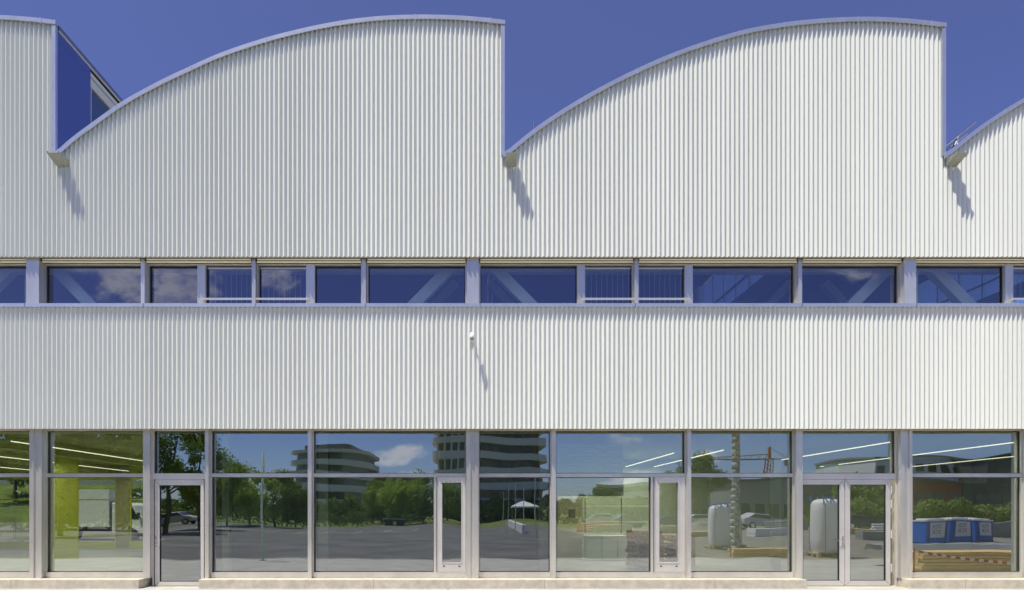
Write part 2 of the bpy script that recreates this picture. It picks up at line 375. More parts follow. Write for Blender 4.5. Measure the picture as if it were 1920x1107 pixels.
# layout of each unit: list of (px0, px1, kind) splits; kind o = opening casement
SPL = {271: [(370, 385)], 479: [(574, 590)], 898: [(1082, 1097)], 1197: [(1284, 1299)], 1718: [(1885, 1900)]}
OPN = {271: 1, 479: 0, 898: 1, 1197: 0, 1718: 1}
keyx = {round(X(a, YM if a != 898 and a != 1718 else YC), 3): a for a in SPL}
def window_unit(xa, xb, sp_, opn):
    m = MB(); zt = Z(494, YF)
    ztf = Z(497.5, YF); e = .035
    m.box(xa, xa + e, YF, .45, ZS, zt); m.box(xb - e, xb, YF, .45, ZS, zt)
    m.box(xa + e, xb - e, YF, .45, ztf, zt)
    cuts = [xa + e]
    for a, b in sp_:
        x0, x1 = X(a, YF - .02), X(b, YF - .02); m.box(x0, x1, YF - .02, .45, ZS, ztf); cuts += [x0, x1]
    cuts.append(xb - e)
    w_ = m.build('window', 'alu', B)
    for i in range(0, len(cuts), 2):
        c0, c1 = cuts[i], cuts[i + 1]; k = i // 2
        gs = MB().box(c0, c0 + .018, YG - .03, YG + .03, ZS, ztf).box(c1 - .018, c1, YG - .03, YG + .03, ZS, ztf).box(c0 + .018, c1 - .018, YG - .03, YG + .03, ztf - .03, ztf)
        gs.build('gasket', 'gasket', w_)
        if opn is not None and k == opn:
            MB().box(c0 + .018, c1 - .018, YG - .03, YG + .02, ztf - .065, ztf - .031).box(c0 + .018, c1 - .018, YG - .03, YG + .02, ZS + .001, ZS + .03).build('sash', 'alu', w_)
            refl_bars = MB(); nn = 9  # thin pale bars imitating the reflection of the corrugation in the opening pane
            for q in range(nn): xx = c0 + .05 + (c1 - c0 - .1) * q / (nn - 1); refl_bars.box(xx - .003, xx + .003, .455, .46, ZS + .01, ztf - .07)
            refl_bars.box(c0 + .04, c1 - .04, .455, .46, ztf - .069, ztf - .055)
            refl_bars.build('rib_reflection_bars', 'steel_paint', w_)
            zr = Z(561, .20)
            r = MB().box(c0 - .10, c1 + .05 if k == 1 else c1 + .10, .185, .21, zr - .022, zr + .024)
            r.box(c0 - .06, c0 - .04, .21, YF - .02, zr - .02, zr + .02).box(c1 + .02, c1 + .04, .21, YF, zr - .02, zr + .02)
            r.build('guard_rail', 'white_rail' if 'white_rail' in MAT else mat('white_rail', (.56, .57, .58), .35, .3), w_)
        MB().add([(c0 + .01, YG, ZS), (c1 - .01, YG, ZS), (c1 - .01, YG, ztf), (c0 + .01, YG, ztf)], [(0, 1, 2, 3)]).build('pane', 'glass_high', w_)
    bl = MB()
    zc = Z(485.5, .22); bl.tube((xa + .03, .235, zc), (xb - .03, .235, zc), .040, 14); zc2 = Z(491.5, .25)
    bl.tube((xa + .02, .225, zc2 - .004), (xb - .02, .225, zc2 - .004), .024, 12)
    bl.build('roller_blind', 'blind_metal', w_)
    for xx in (xa + .004, xb - .026): MB().box(xx, xx + .022, .205, .285, Z(491, .22), ZTU - .004).build('blind_bracket', 'black', w_)
    for xx in (xa + .012, xb - .024): MB().box(xx, xx + .012, .255, .275, ZS, Z(494, .25)).build('blind_guide', 'alu', w_)
for i in range(len(edges) - 1):
    xa, xb = edges[i][1], edges[i + 1][0]
    k = keyx.get(round(xa, 3)); window_unit(xa + .002, xb - .002, SPL.get(k, []) if k else [], OPN.get(k) if k else None)
MB().box(XL, edges[0][0] - .002, .3, .5, ZS, ZTU).box(edges[-1][1] + .002, XR, .3, .5, ZS, ZTU).build('end_panel', 'alu', B)

# ---- ground floor
YC2, YM2, YF2, YG2 = .28, .30, .42, .52
ZP = Z(1087); ZTL = ZB2 + .028
COLS_L = [(55, 78), (875, 897), (1689, 1711), (-765, -742), (2500, 2522), (-1590, -1567)]
MULL_L = [(268, 281), (384, 391), (577, 584), (1034, 1042), (1289, 1296), (1493, 1505), (1925, 1933), (2200, 2208), (-180, -172), (-400, -392), (-1000, -992), (-1250, -1242)]
for a, b in COLS_L:
    x0, x1 = X(a, YC2), X(b, YC2); wd = (x1 - x0)
    m = MB().box(x0, x0 + wd * .34, YC2, .68, ZP, ZTL).box(x0 + wd * .34 + .001, x1 - wd * .26, YC2 + .03, .68, ZP, ZTL).box(x1 - wd * .26 + .001, x1, YC2, .68, ZP, ZTL)
    m.build('column', 'alu', B)
for a, b in MULL_L: MB().box(X(a, YM2), X(b, YM2), YM2, .66, ZP, ZTL).build('mullion', 'alu', B)
# plinth with two door gaps
gaps = [(X(260), X(372)), (X(1513), X(1706))]
mid = [XL, gaps[0][0], gaps[0][1], gaps[1][0], gaps[1][1], XR]
for i in (0, 2, 4):
    o = MB().box(mid[i], mid[i + 1], 0.0, .64, -.1, ZP - .002).build('plinth', 'plinth', B)
    bv = o.modifiers.new('bevel', 'BEVEL'); bv.width = .012; bv.segments = 2
MB().box(gaps[0][0] + .002, gaps[0][1] - .002, .40, .66, -.1, .012).box(gaps[1][0] + .002, gaps[1][1] - .002, .40, .66, -.1, .012).build('threshold', 'plinth', B)
for px in (-700, -300, 20, 700, 1020, 1340, 1810, 2150): MB().box(X(px), X(px) + .014, -.0015, .2, -.05, ZP - .0008).build('plinth_joint', 'soffit', B)
tz0, tz1 = Z(895, YF2), Z(888, YF2); sz = Z(1073, YF2)
def pane(xa, xb, za, zb, y, par): MB().add([(xa, y, za), (xb, y, za), (xb, y, zb), (xa, y, zb)], [(0, 1, 2, 3)]).build('pane', 'glass', par)
def gask(xa, xb, za, zb, y, par, t=.02):
    MB().box(xa, xa + t, y - .02, y + .02, za, zb).box(xb - t, xb, y - .02, y + .02, za, zb).box(xa + t, xb - t, y - .02, y + .02, zb - t, zb).box(xa + t, xb - t, y - .02, y + .02, za, za + t).build('gasket', 'gasket', par)
def shop_window(xa, xb, vent=None):
    e = .022; m = MB().box(xa, xa + e, YF2, .62, ZP, ZTL).box(xb - e, xb, YF2, .62, ZP, ZTL)
    m.box(xa + e, xb - e, YF2, .62, tz0, tz1).box(xa + e, xb - e, YF2 - .02, .62, ZP + .006, sz).box(xa + e, xb - e, YF2 + .02, .62, ZTL - .03, ZTL)
    xr = xb - e
    if vent:
        v0 = X(vent, YF2); m.box(v0 - .06, v0, YF2, .62, sz, tz0); xr = v0 - .06
    w_ = m.build('shop_window', 'alu', B)
    gask(xa + e, xb - e, tz1, ZTL - .03, YG2 - .02, w_, .013); pane(xa + e, xb - e, tz1, ZTL - .03, YG2, w_)
    gask(xa + e, xr, sz, tz0, YG2 - .02, w_, .013); pane(xa + e, xr, sz, tz0, YG2, w_)
    if vent:
        y = YF2 - .01; a, b = v0 + .004, xb - e - .004; g0, g1 = X(vent + 11, y), X(vent + 47, y); zb_, zt_ = Z(1055, y), Z(905, y)
        f = MB().box(a, g0, y, .56, sz + .004, tz0 - .004).box(g1, b, y, .56, sz + .004, tz0 - .004).box(g0, g1, y, .56, sz + .004, zb_).box(g0, g1, y, .56, zt_, tz0 - .004)
        bd = .018
        f.box(g0 - bd, g0, y - .012, y - .001, zb_ - bd, zt_ + bd).box(g1, g1 + bd, y - .012, y - .001, zb_ - bd, zt_ + bd).box(g0, g1, y - .012, y - .001, zt_, zt_ + bd).box(g0, g1, y - .012, y - .001, zb_ - bd, zb_)
        vv = f.build('vent_sash', 'alu_door', w_)
        # sub-pieces of the sash are kept inside the window part
        MB().add([(g0, y + .05, zb_), (g1, y + .05, zb_), (g1, y + .05, zt_), (g0, y + .05, zt_)], [(0, 1, 2, 3)]).build('pane', 'glass', w_)
        MB().box(g0 + .02, g0 + .07, y - .004, y + .001, Z(1063, y), Z(1061, y)).box(g1 - .07, g1 - .02, y - .004, y + .001, Z(1063, y), Z(1061, y)).build('drain_slot', 'black', w_)
        MB().box(a - .002, a + .008, y - .006, y - .001, sz + .004, tz0 - .004).box(a + .03, a + .034, y - .004, y - .001, sz + .004, tz0 - .004).build('sash_joint', 'gasket', w_)
def door(xa, xb, leaves, gz, hx, hinge_right):
    e = .03; y = YF2
    m = MB().box(xa, xa + e, y, .62, .014, ZTL).box(xb - e, xb, y, .62, .014, ZTL).box(xa + e, xb - e, y, .62, Z(899, y), tz1).box(xa + e, xb - e, y + .02, .62, ZTL - .03, ZTL)
    d = m.build('door', 'alu_door', B)
    gask(xa + e, xb - e, tz1, ZTL - .03, YG2 - .02, d, .013); pane(xa + e, xb - e, tz1, ZTL - .03, YG2, d)
    yl = y + .012; cuts = []
    for (g0, g1, l0, l1) in leaves:
        G0, G1, L0, L1 = [X(q, yl) for q in (g0, g1, l0, l1)]; zb_, zt_ = Z(gz[1], yl), Z(gz[0], yl); zT = Z(899, y) - .006; zBt = .022
        f = MB()
        # mitred corners: four trapezia extruded
        for poly in ([(L0, zBt), (G0, zb_), (G0, zt_), (L0, zT)], [(G1, zb_), (L1, zBt), (L1, zT), (G1, zt_)], [(L0, zT), (G0, zt_), (G1, zt_), (L1, zT)], [(L0, zBt), (L1, zBt), (G1, zb_), (G0, zb_)]):
            cx_ = sum(p[0] for p in poly) / 4; cz_ = sum(p[1] for p in poly) / 4
            f.xprism([(p[0] + (cx_ - p[0]) * .012, p[1] + (cz_ - p[1]) * .004) for p in poly], yl, yl + .07)
        f.build('door_leaf', 'alu_door', d)
        gask(G0, G1, zb_, zt_, yl + .03, d, .012)
        MB().add([(G0, yl + .04, zb_), (G1, yl + .04, zb_), (G1, yl + .04, zt_), (G0, yl + .04, zt_)], [(0, 1, 2, 3)]).build('pane', 'glass', d)
    zh = Z(1013, yl); x = X(hx, yl)
    h = MB().box(x - .018, x + .018, yl - .012, yl - .001, zh - .17, zh + .10).tube((x, yl - .012, zh), (x, yl - .06, zh), .011).tube((x, yl - .055, zh), (x + (.13 if not hinge_right else -.14), yl - .055, zh), .010)
    h.tube((x, yl - .03, zh - .09), (x, yl - .0115, zh - .09), .014)
    h.build('handle', 'chrome', d)
    hb = MB(); xh = X(leaves[-1][3], yl) + .012
    if hinge_right:
        for py in (918, 945, 1003, 1068): hb.tube((xh, yl - .022, Z(py + 8)), (xh, yl - .022, Z(py - 8)), .016)
        hb.build('hinge', 'alu_door', d)
ed = sorted([(X(a, YC2), X(b, YC2), a, b) for a, b in COLS_L] + [(X(a, YM2), X(b, YM2), a, b) for a, b in MULL_L])
for i in range(len(ed) - 1):
    xa, xb, b = ed[i][1] + .002, ed[i + 1][0] - .002, ed[i][3]
    if b == 281: door(xa, xb, [(299, 376, 290.5, 382)], (910, 1091), 292.5, False)
    elif b == 1505: door(xa, xb, [(1505.5, 1574, 1500.5 - 1, 1583.5), (1594, 1661, 1584.5, 1669.5)], (909, 1089), 1580, True)
    else: shop_window(xa, xb, {584: 818, 1042: 1225}.get(b))
MB().box(XL, ed[0][0] - .002, .36, .6, ZP, ZTL).box(ed[-1][1] + .002, XR, .36, .6, ZP, ZTL).build('end_panel', 'alu', B)
# end walls
for x0, x1 in ((XL - .2, XL - .002), (XR + .002, XR + .2)): MB().box(x0, x1, .1, 16.2, 0, 9.9).build('end_wall', 'block_grey', B)

# ---- inside the building
MB().box(XL, XR, .66, 16.2, -.1, .02).build('interior_floor', 'interior_floor', B)
dk = MB(); zc = 4.0; yy = .7
vs = []; 
k = 0
prof = [(0, 0), (.07, 0), (.08, .09), (.22, .09), (.24, 0)]
pts = []
y = .7
while y < 16:
    for a, b in prof[:-1]: pts.append((y + a, zc + b))
    y += .24
for (yy, zz) in pts: vs += [(XL, yy, zz), (XR, yy, zz)]
dk.add(vs, [(2 * i, 2 * i + 1, 2 * i + 3, 2 * i + 2) for i in range(len(pts) - 1)]).build('ceiling_deck', 'deck', B)
MB().box(XL, XR, .62, 16.2, 4.1, 4.3).build('floor_slab', 'interior_dark', B)
for x in (-13.6, -17.6, -21.6): MB().box(x - .1, x + .1, .75, 16, 3.62, 3.99).build('ceiling_beam', 'deck', B)
# partitions
for x0, x1, y0, y1, mt in ((-7.95, -7.8, .7, 16.1, 'green_paint'), (-7.8, 1.9, 4.2, 4.4, 'interior_dark'), (1.9, 2.05, .7, 16.1, 'interior_wall'), (2.05, XR, 12.5, 12.7, 'interior_dark')):
    MB().box(x0, x1, y0, y1, .02, 3.98).build('partition', mt, B)
# rear wall of the left room with big windows
xs = [XL, -28.5, -24.6, -23.9, -20.6, -19.75, -17.35, -16.7, -13.2, -12.4, -9.5, -7.8]
for i in range(0, len(xs), 2): MB().box(xs[i], xs[i + 1], 16.0, 16.2, .02, 3.98).build('rear_pier', 'pier_olive', B)
for i in range(1, len(xs) - 1, 2):
    a, b = xs[i] + .002, xs[i + 1] - .002
    m = MB().box(a, b, 16.0, 16.2, .02, .32).box(a, b, 16.0, 16.2, 3.32, 3.98).box(a, a + .06, 16.04, 16.12, .32, 3.32).box(b - .06, b, 16.04, 16.12, .32, 3.32).box(a + .06, b - .06, 16.04, 16.12, 2.32, 2.38)
    w_ = m.build('rear_window', 'green_paint', B); MB().add([(a, 16.1, .32), (b, 16.1, .32), (b, 16.1, 3.32), (a, 16.1, 3.32)], [(0, 1, 2, 3)]).build('pane', 'glass_plain', w_)
MB().box(-7.8, XR, 16.0, 16.2, .02, 3.98).build('rear_wall', 'block_grey', B)
MB().box(-15.75, -14.9, 9.0, 9.12, .02, 3.98).build('green_core', 'green_paint', B)
for px, yq, wq in ((306, 2.2, .16), (423, 1.2, .09), (606, 2.0, .13), (1023, 1.6, .16), (1458, 2.0, .10)):
    x = X(px, yq); MB().box(x - wq, x + wq, yq, yq + .2, .02, 3.98).build('interior_column', 'interior_pale', B)
# ribbed inner wall in the right room
m = MB(); vs = []
for i in range(90):
    z = 2.3 + i * .0188; vs += [(2.06, 6.0 - (.02 if i % 4 < 2 else 0), z), (4.9, 6.0 - (.02 if i % 4 < 2 else 0), z)]
m.add(vs, [(2 * i, 2 * i + 1, 2 * i + 3, 2 * i + 2) for i in range(89)]).build('ribbed_panel', 'interior_pale', B)
# strip lights
for x, y0, y1 in ((-12.3, 2, 15), (-16.2, 2, 15), (-20.2, 2, 15), (4.6, 8.2, 12), (6.4, 5.5, 12), (7.6, 4.5, 12), (11.2, 1.5, 9), (14.6, 1.2, 12), (18.4, 1.2, 12)):
    MB().box(x - .01, x + .01, y0, y1, 3.66, 3.685).build('strip_light', 'lamp', B)
    pl = bpy.data.lights.new('strip_glow', 'AREA'); pl.shape = 'RECTANGLE'; pl.size = .012; pl.size_y = y1 - y0; pl.energy = 150 if x < -8 else (65 if x < 8 else 26); pl.color = (1, .95, .80)
    po = bpy.data.objects.new('strip_glow', pl); C.objects.link(po); po.location = (x, (y0 + y1) / 2, 3.655); po.parent = B
# roof truss behind the window band
tr = MB().box(XL, XR, .95, 1.15, 7.78, 8.1)
tr.build('truss_chord', 'steel_paint', B)
for pc in (-780, 61, 886, 1707, 2530):
    xc = X(pc, 1)
    for s_ in (-1, 1):
        MB().beam((xc + s_ * .55, 1.05, 7.9), (xc + s_ * 3.9, 1.05, 4.5), .22, .27).build('truss_diagonal', 'steel_paint', B)
for pc in (61, 886, 1707):
    x = X(pc, .8); MB().box(x - .12, x + .12, .7, .94, 4.3, 9.6).build('steel_post', 'steel_paint', B)
for y in (6, 11):
    for pc in (-780, 61, 886, 1707, 2530):
        xc = X(pc, 1)
        for s_ in (-1, 1): MB().beam((xc + s_ * .55, y, 9.3), (xc + s_ * 4.5, y, 5), .25, .25).build('truss_diagonal', 'steel_paint', B)

# small fittings on the roof edge
def rod(px, py0, py1, y=.4, name='roof_rod'):
    MB().tube((X(px, y), y, Z(py1, y)), (X(px + 1, y), y, Z(py0, y)), .02, 8).build(name, 'rust' if 0 else 'chrome', B)
rod(1000, 228, 252); rod(1006, 236, 252); rod(96, 34, 45); rod(179, 226, 240, .6)
m = MB()
for dy in (0, .25):
    a = (X(1773, .3), .3 + dy, Z(274, .3) + dy * .1 - dy * .5); b = (X(1828, .3), .3 + dy, Z(230, .3) - dy * .5)
    m.tube(a, b, .022, 8)
m.tube((X(1796, .3), .3, Z(254, .3)), (X(1800, .3), .55, Z(270, .3)), .02, 8).tube((X(1796, .3), .3, Z(254, .3)), (X(1802, .3), .45, Z(285, .3)), .02, 8)
m.build('snow_guard', 'chrome', B)
# spotlight on the spandrel
sp_o = empty('wall_spotlight', (X(885), 0, Z(636)), 'small white spotlight bracketed on the corrugated wall below the window band', 'spotlight')
MB().box(-.045, .045, -.03, .015, -.05, .05).build('back_plate', 'white_paint', sp_o)
MB().tube((0, -.03, 0), (0, -.20, .02), .016).build('arm', 'white_paint', sp_o)
MB().tube((0, -.19, .07), (0, -.27, -.07), .045, 14, .06).build('lamp_head', 'white_paint', sp_o, True)
MB().tube((0, -.268, -.068), (0, -.273, -.076), .05, 14).build('lens', 'block_grey', sp_o)

# ------------------------------------------------------------------ plants
def crown_mesh(name, seed, h, r, base, n, leaf, mt, flat=1.0):
    rnd = random.Random(seed); cl = []
    for i in range(26):
        t = rnd.random(); z = base + (h - base) * (t ** .8); rr = r * math.sin(math.pi * (0.12 + .80 * t)) ** .7
        a = rnd.uniform(0, 6.28); q = rr * math.sqrt(rnd.random()); cl.append((q * math.cos(a), q * math.sin(a) * flat, z, rnd.uniform(.22, .42) * r))
    m = MB()
    for i in range(n):
        c = rnd.choice(cl); d = Vector((rnd.gauss(0, 1), rnd.gauss(0, 1), rnd.gauss(0, .8))).normalized() * c[3] * rnd.random() ** .45
        p = Vector(c[:3]) + d; s_ = leaf * rnd.uniform(.6, 1.4)
        e1 = Vector((rnd.gauss(0, 1), rnd.gauss(0, 1), rnd.gauss(0, 1))).normalized(); e2 = e1.orthogonal().normalized()
        m.add([p - e1 * s_, p + e2 * s_ * .55, p + e1 * s_, p - e2 * s_ * .55], [(0, 1, 2, 3)])
    return m.mesh(name, mt), cl
def tree(px, T, h, r, mt, seed, label, base=None, n=7000, leaf=.14, xyz=None, grp='trees beyond the car park'):
    loc = xyz if xyz else (M(px, T), MY(T), 0)
    base = h * .28 if base is None else base
    me, cl = crown_mesh('crown', seed, h, r, base, n, leaf, mt)
    root = empty('tree', loc, label, 'tree', grp)
    cr_ = bpy.data.objects.new('crown', me); C.objects.link(cr_); cr_.parent = root
    t = MB().tube((0, 0, 0), (0, 0, base), .035 * h * .6, 9, .024 * h * .6).tube((0, 0, base), (.1, 0, h * .7), .024 * h * .6, 8, .03)
    for c in cl[:9]: t.tube((0, 0, base * .9 + (c[2] - base) * .3), c[:3], .012 * h * .5, 6, .015)
    t.build('trunk', 'bark', root)
    return root
TR = [(110, 46, 9.5, 3.4, 'leaf_dark', 'tall dark leafy tree mirrored in the pane beside the yellow green wall'),
      (318, 50, 10.5, 3.2, 'leaf_dark', 'tall dark tree mirrored over the single glass door, left one'),
      (372, 56, 9.5, 2.6, 'leaf', 'tall loose tree mirrored over the single glass door, right one'),
      (425, 66, 6.6, 2.9, 'leaf', 'rounded green tree mirrored in the window right of the single door'),
      (470, 72, 6.2, 3.1, 'leaf_lime', 'bright bushy tree mirrored beside the pale standpipe'),
      (515, 78, 5.8, 3.0, 'leaf', 'low green tree mirrored right of the pale standpipe'),
      (552, 84, 4.6, 2.0, 'leaf_dark', 'dark low tree mirrored in front of the banded flats'),
      (700, 92, 5.6, 2.3, 'leaf', 'broad green tree mirrored at the right end of the banded flats'),
      (716, 84, 5.0, 2.2, 'leaf_lime', 'light green tree mirrored in front of the low brown house'),
      (752, 80, 5.4, 2.9, 'leaf_lime', 'lime green tree mirrored left of the narrow vent window'),
      (793, 84, 6.6, 2.9, 'leaf', 'taller green tree mirrored just left of the narrow vent window'),
      (842, 96, 6.0, 3.0, 'leaf', 'green tree mirrored inside the narrow vent window'),
      (1132, 88, 4.6, 1.9, 'leaf_dark', 'low dark tree mirrored at the left end of the long balcony block'),
      (1262, 80, 6.2, 2.5, 'leaf_dark', 'dark tree mirrored in the second narrow vent window'),
      (1312, 74, 8.2, 3.0, 'leaf_dark', 'dark spreading tree mirrored left of the mottled pole'),
      (1618, 70, 5.2, 3.2, 'leaf', 'green tree mirrored in the right leaf of the double door')]
for i, (px, T, h, r, mt, lb) in enumerate(TR): tree(px, T, h, r, mt, 10 + i, lb)
tree(0, 0, 8, 3.4, 'leaf_lime', 90, 'light green tree on the bank behind the hall, seen through the left glass', xyz=(-38, 38, 2.2), grp='trees on the rear bank')
tree(0, 0, 8, 3.6, 'leaf', 91, 'green tree on the bank above the parked truck', xyz=(-30, 40, 2.6), grp='trees on the rear bank')
tree(0, 0, 8, 3.6, 'leaf_dark', 92, 'dark green tree on the bank right of the truck', xyz=(-23, 41, 2.6), grp='trees on the rear bank')
def hedge(x0, x1, y, h, d, mt, label, seed, n, lf=1.0):
    rnd = random.Random(seed); m = MB()
    for i in range(n):
        x = rnd.uniform(x0, x1); hh = h * (.78 + .22 * math.sin(x * 1.3) * math.cos(x * .6 + 1)); z = hh * rnd.random() ** .6; yy = y + rnd.uniform(-d, d) * (1 - .35 * z / h)
        p = Vector((x, yy, z)); s_ = rnd.uniform(.10, .24) * lf
        e1 = Vector((rnd.gauss(0, 1), rnd.gauss(0, 1), rnd.gauss(0, 1))).normalized(); e2 = e1.orthogonal().normalized()
        m.add([p - e1 * s_, p + e2 * s_ * .6, p + e1 * s_, p - e2 * s_ * .6], [(0, 1, 2, 3)])
    return tag(m.build('hedge', mt), label, 'hedge', kind='stuff')
hedge(34, 78, MY(66), 3.3, 1.6, 'leaf', 'long green hedge mirrored behind the blue cabins', 5, 11000)
hedge(-110, 120, MY(118), 4.6, 2.5, 'leaf_dark', 'dark distant belt of trees closing the horizon across the yard', 8, 22000, 2.4)
hedge(-70, -4, MY(84), 2.2, 1.6, 'leaf_dark', 'low dark shrubs along the far edge of the car park', 6, 9000)

# ------------------------------------------------------------------ buildings across the yard
def rounded(x0, x1, y0, y1, r, n=7):
    p = []
    for cx_, cy_, a0 in ((x1 - r, y1 - r, 0), (x0 + r, y1 - r, 90), (x0 + r, y0 + r, 180), (x1 - r, y0 + r, 270)):
        for i in range(n + 1):
            a = R(a0 + 90 * i / n); p.append((cx_ + r * math.cos(a), cy_ + r * math.sin(a)))
    return p
def banded_flats(x0, x1, yf, depth, floors, rad, label, core, name='apartment_block', fh=2.95, wins=9):
    b = empty(name, ((x0 + x1) / 2, yf, 0), label, 'apartment block'); w_ = (x1 - x0) / 2
    MB().prism(rounded(-w_ + 1.3, w_ - 1.3, -depth + 1.3, -1.3, max(rad - 1.3, .1)), 0, floors * fh).build('wall', core, b)
    for f in range(1, floors + 1):
        MB().prism(rounded(-w_, w_, -depth, 0, rad), f * fh - .3, f * fh + (1.05 if f < floors else .35)).build('balcony_band', 'band_light', b)
    for f in range(floors):
        for i in range(wins):
            xx = -w_ + rad + (2 * w_ - 2 * rad) * (i + .5) / wins
            MB().box(xx - .7, xx + .7, -1.3, -1.22, f * fh + .95, f * fh + 2.6).build('window', 'win_dark', b)
    MB().prism(rounded(-w_ + 3, w_ - 3, -depth + 3, -3, max(rad - 3, .1)), floors * fh + .36, floors * fh + (1.6 if floors > 3 else .5)).build('roof', 'block_dark', b)
    return b
banded_flats(-41, -23.5, MY(138), 24, 5, 5, 'five storey flats with pale wrap-round balconies mirrored left of the cumulus cloud', 'block_grey')
b2 = banded_flats(-8.2, 14.5, MY(122), 14, 9, 3, 'tall block of flats with banded balconies mirrored either side of the central column', 'block_brown', wins=8)
g = MB()
for i in range(6): g.box(-10.2 + i * 1.3, -9.9 + i * 1.3, -.05, .12, 3, 27)
g.build('facade_grid', 'band_light', b2)
def block(name, label, x0, x1, yf, depth, h, mt, cat='building', rows=2, cols=8, wh=1.1, roofm='block_dark', z0=1.0, pitch=2.9):
    b = empty(name, ((x0 + x1) / 2, yf, 0), label, cat); w_ = (x1 - x0) / 2
    MB().box(-w_, w_, -depth, 0, 0, h).build('wall', mt, b)
    MB().box(-w_ - .3, w_ + .3, -depth - .3, .3, h + .003, h + .35).build('roof', roofm, b)
    for r in range(rows):
        for i in range(cols):
            xx = -w_ + 2 * w_ * (i + .5) / cols; ww = 2 * w_ / cols * .32
            MB().box(xx - ww, xx + ww, .0, .06, z0 + r * pitch, z0 + r * pitch + wh).build('window', 'win_dark', b)
    return b
block('low_house', 'low brown flat-roofed house mirrored above the trees under the cumulus cloud', M(690, 150), M(772, 150), MY(150), 12, 9.8, 'block_brown', 'house', 2, 5, z0=4)
bb = banded_flats(M(1118, 150), M(1236, 150), MY(150), 10, 3, .6, 'long three storey block with balcony rows mirrored below white clouds', 'block_grey', wins=16, fh=2.5); bb.rotation_euler[2] = R(14)
block('dark_shed', 'dark barn-like shed mirrored behind the white sacks', M(1296, 90), M(1384, 90), MY(90), 14, 6.0, 'block_dark', 'shed', 1, 5)
block('grey_workshop', 'pale grey workshop mirrored right of the mottled pole', M(1384, 80), M(1492, 80), MY(80), 16, 5.4, 'block_grey', 'workshop', 1, 4, 1.6)
block('white_factory', 'white flat factory mirrored above the hedge in the rightmost window', M(1640, 120), M(1853, 120), MY(120), 20, 11.6, 'block_white', 'factory', 1, 9, 1.6, z0=8.2, roofm='block_grey')
block('dark_office', 'dark office wing mirrored at the far right beyond the white factory', M(1856, 112), M(2080, 112), MY(112), 20, 11.2, 'block_dark', 'office', 2, 9, z0=5)
block('red_shed', 'dark shed with dull red wall panels mirrored above the hedge', M(1712, 92), M(1800, 92), MY(92), 8, 5.6, 'block_red', 'shed', 1, 5, z0=3.4)
block('black_shed', 'black shed mirrored between the red shed and the right edge', M(1803, 92), M(2000, 92), MY(92), 8, 5.4, 'block_dark', 'shed', 1, 8, z0=3.2)
block('door_view_shed', 'long dark shed mirrored in the glass of the double door', M(1500, 96), M(1690, 96), MY(96), 8, 6.2, 'block_dark', 'shed', 1, 9, z0=3.2)
# tower crane
ck = empty('tower_crane', (M(1437, 170), MY(170), 0), 'tower crane with a long jib mirrored in the sky right of the mottled pole', 'crane')
m = MB(); hz = MZ(862, 170); ht = MZ(838, 170)
for sx in (-.8, .8):
    for sy in (-.8, .8): m.beam((sx, sy, 0), (sx, sy, hz), .22, .22)
for i in range(14):
    z = hz * i / 14; z2 = hz * (i + 1) / 14; m.beam((-.8, .8, z), (.8, .8, z2), .14, .14).beam((.8, -.8, z), (-.8, -.8, z2), .14, .14)
m.build('mast', 'rust', ck)
m = MB().beam((-19, 0, hz), (6.5, 0, hz), .3, .3).beam((-19, 0, hz), (0, 0, hz + 1.4), .2, .2)
for i in range(12): m.beam((-19 + i * 1.6, 0, hz), (-18.2 + i * 1.6, 0, hz + .1 + i * .11), .12, .12)
m.build('jib', 'rust', ck)
MB().beam((0, 0, hz), (0, 0, ht), .7, .7).beam((0, 0, ht), (6.5, 0, hz + .2), .12, .12).build('apex', 'rust', ck)
MB().box(5, 6.6, -.6, .6, hz - 2, hz - .2).build('counterweight', 'block_grey', ck)

# ------------------------------------------------------------------ things in the yard (met in the glass)
sp_p = empty('standpipe', (M(492, 23.5), MY(23.5), 0), 'slim pale green pole standing on the pavement edge, mirrored in the glass', 'pole')
MB().tube((0, 0, .02), (0, 0, MZ(850, 23.5)), .045, 12).build('shaft', 'pipe_green', sp_p, True)
MB().box(-.09, .09, -.09, .09, -.005, .02).build('foot_plate', 'alu', sp_p)
m = MB()
for z in (.5, 1.0, 1.5, 2.1, 2.8, 3.4): m.tube((0, 0, z), (0, 0, z + .03), .055, 12)
m.build('collar', 'alu', sp_p)
mp_ = empty('wrapped_mast', (M(1380, 28), MY(28), 0), 'tall mottled grey and white wrapped mast beside the white sacks', 'mast')
m = MB(); 
for i in range(24): m.tube((.012 * math.sin(i * 1.3), .012 * math.cos(i), i * .28), (.012 * math.sin(i * 1.3 + 1.3), .012 * math.cos(i + 1), i * .28 + .28), .165 + .006 * math.sin(i * 2.1), 14, .165 + .006 * math.sin(i * 2.1 + 2.1))
m.build('shaft', 'mottled', mp_, True)
m = MB()
for i in range(30):
    a = i * 1.1; m.tube((.175 * math.cos(a), .175 * math.sin(a), i * .21 + .2), (.175 * math.cos(a + 1.1), .175 * math.sin(a + 1.1), i * .21 + .41), .02, 6)
m.build('strap', 'band_light', mp_)
